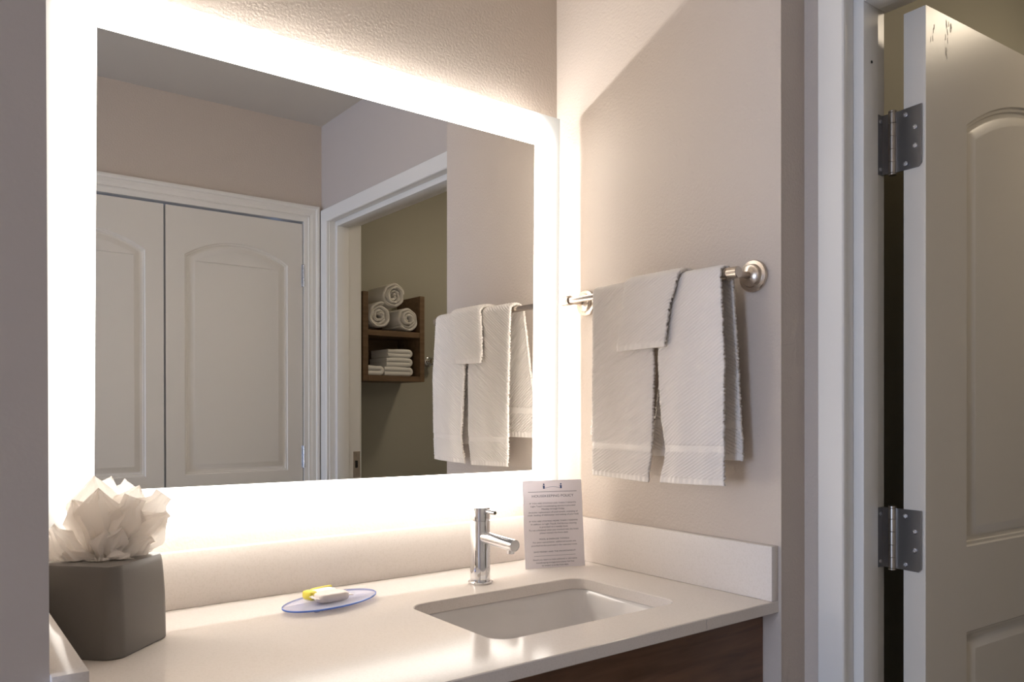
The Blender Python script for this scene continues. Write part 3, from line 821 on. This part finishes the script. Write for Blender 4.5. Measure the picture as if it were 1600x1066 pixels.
drape('hand_towel', 'white hand towel hanging nearest the mirror with a straight lower hem',
      fl=[(.2, -.2185), (.45, -.2175), (.6, -.2160)], fr=[(.2, -.3800), (.285, -.3930), (.45, -.3975), (.6, -.3780)],
      bl=[(.28, -.158), (.6, -.2050)], br=[(.28, -.330), (.6, -.365)], zf=.2060, zb=.2830,
      xf=lambda z: -.0835 - .004*math.sin((.6-z)*5), xb=lambda z: -.0400 + .010*min(1, (.62-z)*3), rr=.0180, seed=1, fold=.0008, skewf=-.005)
drape('hand_towel', 'white hand towel hanging nearest the doorway with a kinked inner edge',
      fl=[(.2, -.4100), (.216, -.4120), (.255, -.4260), (.285, -.4290), (.33, -.4200), (.45, -.4110), (.52, -.414), (.6, -.4240)],
      fr=[(.2, -.5685), (.29, -.5700), (.45, -.5725), (.6, -.5610)],
      bl=[(.25, -.345), (.6, -.405)], br=[(.25, -.5790), (.6, -.5600)], zf=.2120, zb=.2570,
      xf=lambda z: -.0850 - .006*math.sin((.6-z)*6), xb=lambda z: -.0400 + .010*min(1, (.62-z)*3), rr=.0180, seed=5, fold=.0026, skewf=.004)
drape('washcloth', 'small white washcloth draped over the tops of the two hand towels',
      fl=[(.47, -.3090), (.55, -.3180), (.61, -.3270)], fr=[(.47, -.4400), (.55, -.4500), (.61, -.4690)],
      bl=[(.49, -.315), (.61, -.3270)], br=[(.49, -.455), (.61, -.4690)], zf=.4760, zb=.4950,
      xf=lambda z: -.0985 - .055*max(0, .60-z), xb=lambda z: -.0200, rr=.0225, ztop=.6085, band=False, seed=9, fold=.0018, th=.0068, skewf=.002)
# the inner layer of the folded towel that peeps out under the hem of the second hand towel
# ------------------------------------------------------------------ bathroom shelf with towels
SX0, SX1, SY = .335, .6525, -1.850
def wall_shelf():
    t = empty('wall_shelf', (SX0, SY, .478 + ZC)); tag(t, 'brown wooden open box shelf mounted on the bathroom wall', 'shelf')
    def b(name, x0, x1, y0, y1, z0, z1): return box(name, x0 - SX0, x1 - SX0, y0 - SY, y1 - SY, z0 - .478, z1 - .478, SHELFW, t, .0008, 1)
    yb = YB + .0005
    b('side_panel', SX0, SX0 + .0265, yb, SY, .478, .877); b('side_panel', SX1 - .0245, SX1, yb, SY, .478, .878)
    b('bottom_board', SX0 + .0267, SX1 - .0247, yb, SY, .478, .503)
    b('shelf_board', SX0 + .0267, SX1 - .0247, yb, SY - .002, .683, .708)
    b('back_board', SX0 + .0267, SX1 - .0247, yb, yb + .008, .5032, .6828)
    b('back_rail', SX0 + .0267, SX1 - .0247, yb, yb + .008, .709, .79)
wall_shelf()
def roll(name, cx, cz, r, y0, y1, label, seed):
    rnd = random.Random(seed); t = empty(name, (cx, y0, cz - r + ZC)); tag(t, label, 'towel', 'rolled towels on the bathroom shelf')
    bm = bmesh.new(); turns = 3.2; n = 110; th = r/(turns + .9)
    pts_o, pts_i = [], []
    for i in range(n+1):
        a = 2*PI*turns*i/n; rad = r - th*.98*(a/(2*PI)) ; wob = 1 + .03*math.sin(3*a + seed) + .02*math.sin(7*a)
        sq = 1 + .03*math.cos(2*a + seed)
        ro = rad*wob*sq; ri = max(.001, (rad - th*.80)*wob*sq)
        aa = a + seed*1.3
        pts_o.append((ro*math.cos(aa), ro*math.sin(aa))); pts_i.append((ri*math.cos(aa), ri*math.sin(aa)))
    off = lambda i, front: (.010*math.sin(2*PI*turns*i/n*.35 + seed) + .0025*math.sin(i*.9)) if front else 0
    rows = []
    for i in range(n+1):
        (xo, zo), (xi, zi) = pts_o[i], pts_i[i]; yf = off(i, True); xm, zm = (xo+xi)/2, (zo+zi)/2
        row = [(xo, y1-y0, zo), (xo, -.006 + yf - .0, zo), (xo*.8 + xm*.2, yf + .0, zo*.8 + zm*.2), (xm, .004 + yf, zm), (xi*.8 + xm*.2, yf + .0, zi*.8 + zm*.2), (xi, -.006 + yf, zi), (xi, y1-y0, zi)]
        rows.append([bm.verts.new((x, y, z + r)) for x, y, z in row])
    for a, b in zip(rows, rows[1:]):
        for k in range(6): bm.faces.new((a[k], a[k+1], b[k+1], b[k]))
        bm.faces.new((a[6], a[0], b[0], b[6]))
    bm.faces.new(rows[0]); bm.faces.new(rows[-1][::-1])
    obj('spiral_cloth', bm, TERRYB, t, auto=60)
roll('rolled_towel', .4245, .7735, .0625, -1.862, -2.045, 'rolled white towel on the shelf, resting against its near side panel', 1)
roll('rolled_towel', .5680, .7690, .0585, -1.856, -2.045, 'rolled white towel on the shelf, lying against the far side panel', 3)
roll('rolled_towel', .4960, .8690, .0620, -1.858, -2.045, 'rolled white towel lying on top of two other rolls', 5)
def folded(cx0, cx1, z0, z1, y0, y1, label, layers=2, seed=0):
    t = empty('folded_towel', ((cx0+cx1)/2, y0, z0 + ZC)); tag(t, label, 'towel', 'folded towels on the bathroom shelf')
    hx = (cx1-cx0)/2; hh = (z1-z0); rnd = random.Random(seed)
    # fold: a long strip bent around at the far end
    bm = bmesh.new(); n = 14; yy = [0, -.004, -.012] + [(y1-y0)*k/6 for k in range(1, 7)]
    th = hh/2*.98; prof = []
    outer, inner = [], []
    m = 12
    for i in range(m+1):
        s = i/m; outer.append((-hx + (2*hx - hh/2)*s, 0 + .001*math.sin(6*s + seed))); inner.append((-hx + (2*hx - hh/2)*s, th))
    arc_o = [(hx - hh/2 + hh/2*math.sin(a), hh/2 - hh/2*math.cos(a)) for a in [PI*k/12 for k in range(1, 12)]]
    arc_i = [(hx - hh/2 + .001*math.sin(a), hh/2 - .001*math.cos(a)) for a in [PI*k/12 for k in range(1, 12)]]
    outer += arc_o; inner += arc_i
    for i in range(m+1):
        s = 1 - i/m; outer.append((-hx + (2*hx - hh/2)*s, hh - .0015*math.sin(5*s + seed))); inner.append((-hx + (2*hx - hh/2)*s, hh - th))
    rows = []
    for (xo, zo), (xi, zi) in zip(outer, inner):
        xm, zm = (xo+xi)/2, (zo+zi)/2
        row = [(xo, y1-y0, zo), (xo, -.005, zo), (xo*.85 + xm*.15, -.001, zo*.85 + zm*.15), (xm, .003, zm), (xi*.85+xm*.15, -.001, zi*.85+zm*.15), (xi, -.005, zi), (xi, y1-y0, zi)]
        rows.append([bm.verts.new(p) for p in row])
    for a, b in zip(rows, rows[1:]):
        for k in range(6): bm.faces.new((a[k], a[k+1], b[k+1], b[k]))
        bm.faces.new((a[6], a[0], b[0], b[6]))
    bm.faces.new(rows[0]); bm.faces.new(rows[-1][::-1])
    obj('folded_cloth', bm, GREYT, t, auto=60)
folded(.470, .600, .5885, .6270, -1.868, -2.035, 'folded white towel topmost of the stack on the lower shelf', seed=1)
folded(.462, .600, .5460, .5880, -1.868, -2.035, 'folded white towel in the middle of the stack on the lower shelf', seed=2)
folded(.452, .602, .5036, .5455, -1.868, -2.035, 'folded white towel at the bottom of the stack of three', seed=3)
folded(.3620, .4480, .5036, .5480, -1.862, -2.035, 'small folded white cloth beside the stack of three towels', seed=4)

# robe hook on the bathroom wall
def robe_hook():
    x, z = .805, .588
    t = empty('robe_hook', (x, YB, z + ZC)); tag(t, 'chrome robe hook on the bathroom wall beside the wooden shelf', 'hook')
    lathe('wall_plate', [(.024, .0005), (.024, .006), (.020, .009), (.010, .010)], CHROME, (0, 0, 0), (0, 1, 0), t, 32)
    lathe('post', [(.0080, .008), (.0065, .030), (.0100, .040), (.0190, .047), (.0200, .053), (.016, .058), (0, .060)], CHROME, (0, 0, 0), (0, 1, 0), t, 32)
robe_hook()

# bathroom ceiling light
def ceiling_light():
    t = empty('ceiling_light', (1.05, -1.26, HB + ZC)); tag(t, 'round ceiling light in the bathroom', 'light')
    lathe('base_ring', [(.13, 0), (.13, -.018), (.12, -.022)], NICKEL, (0, 0, -.0005), (0, 0, 1), t, 40)
    lathe('diffuser', [(.118, -.020), (.110, -.040), (.085, -.056), (.045, -.066), (0, -.070)], emit('warm_diffuser', (1, .84, .63), 32.0), (0, 0, 0), (0, 0, 1), t, 40)
ceiling_light()
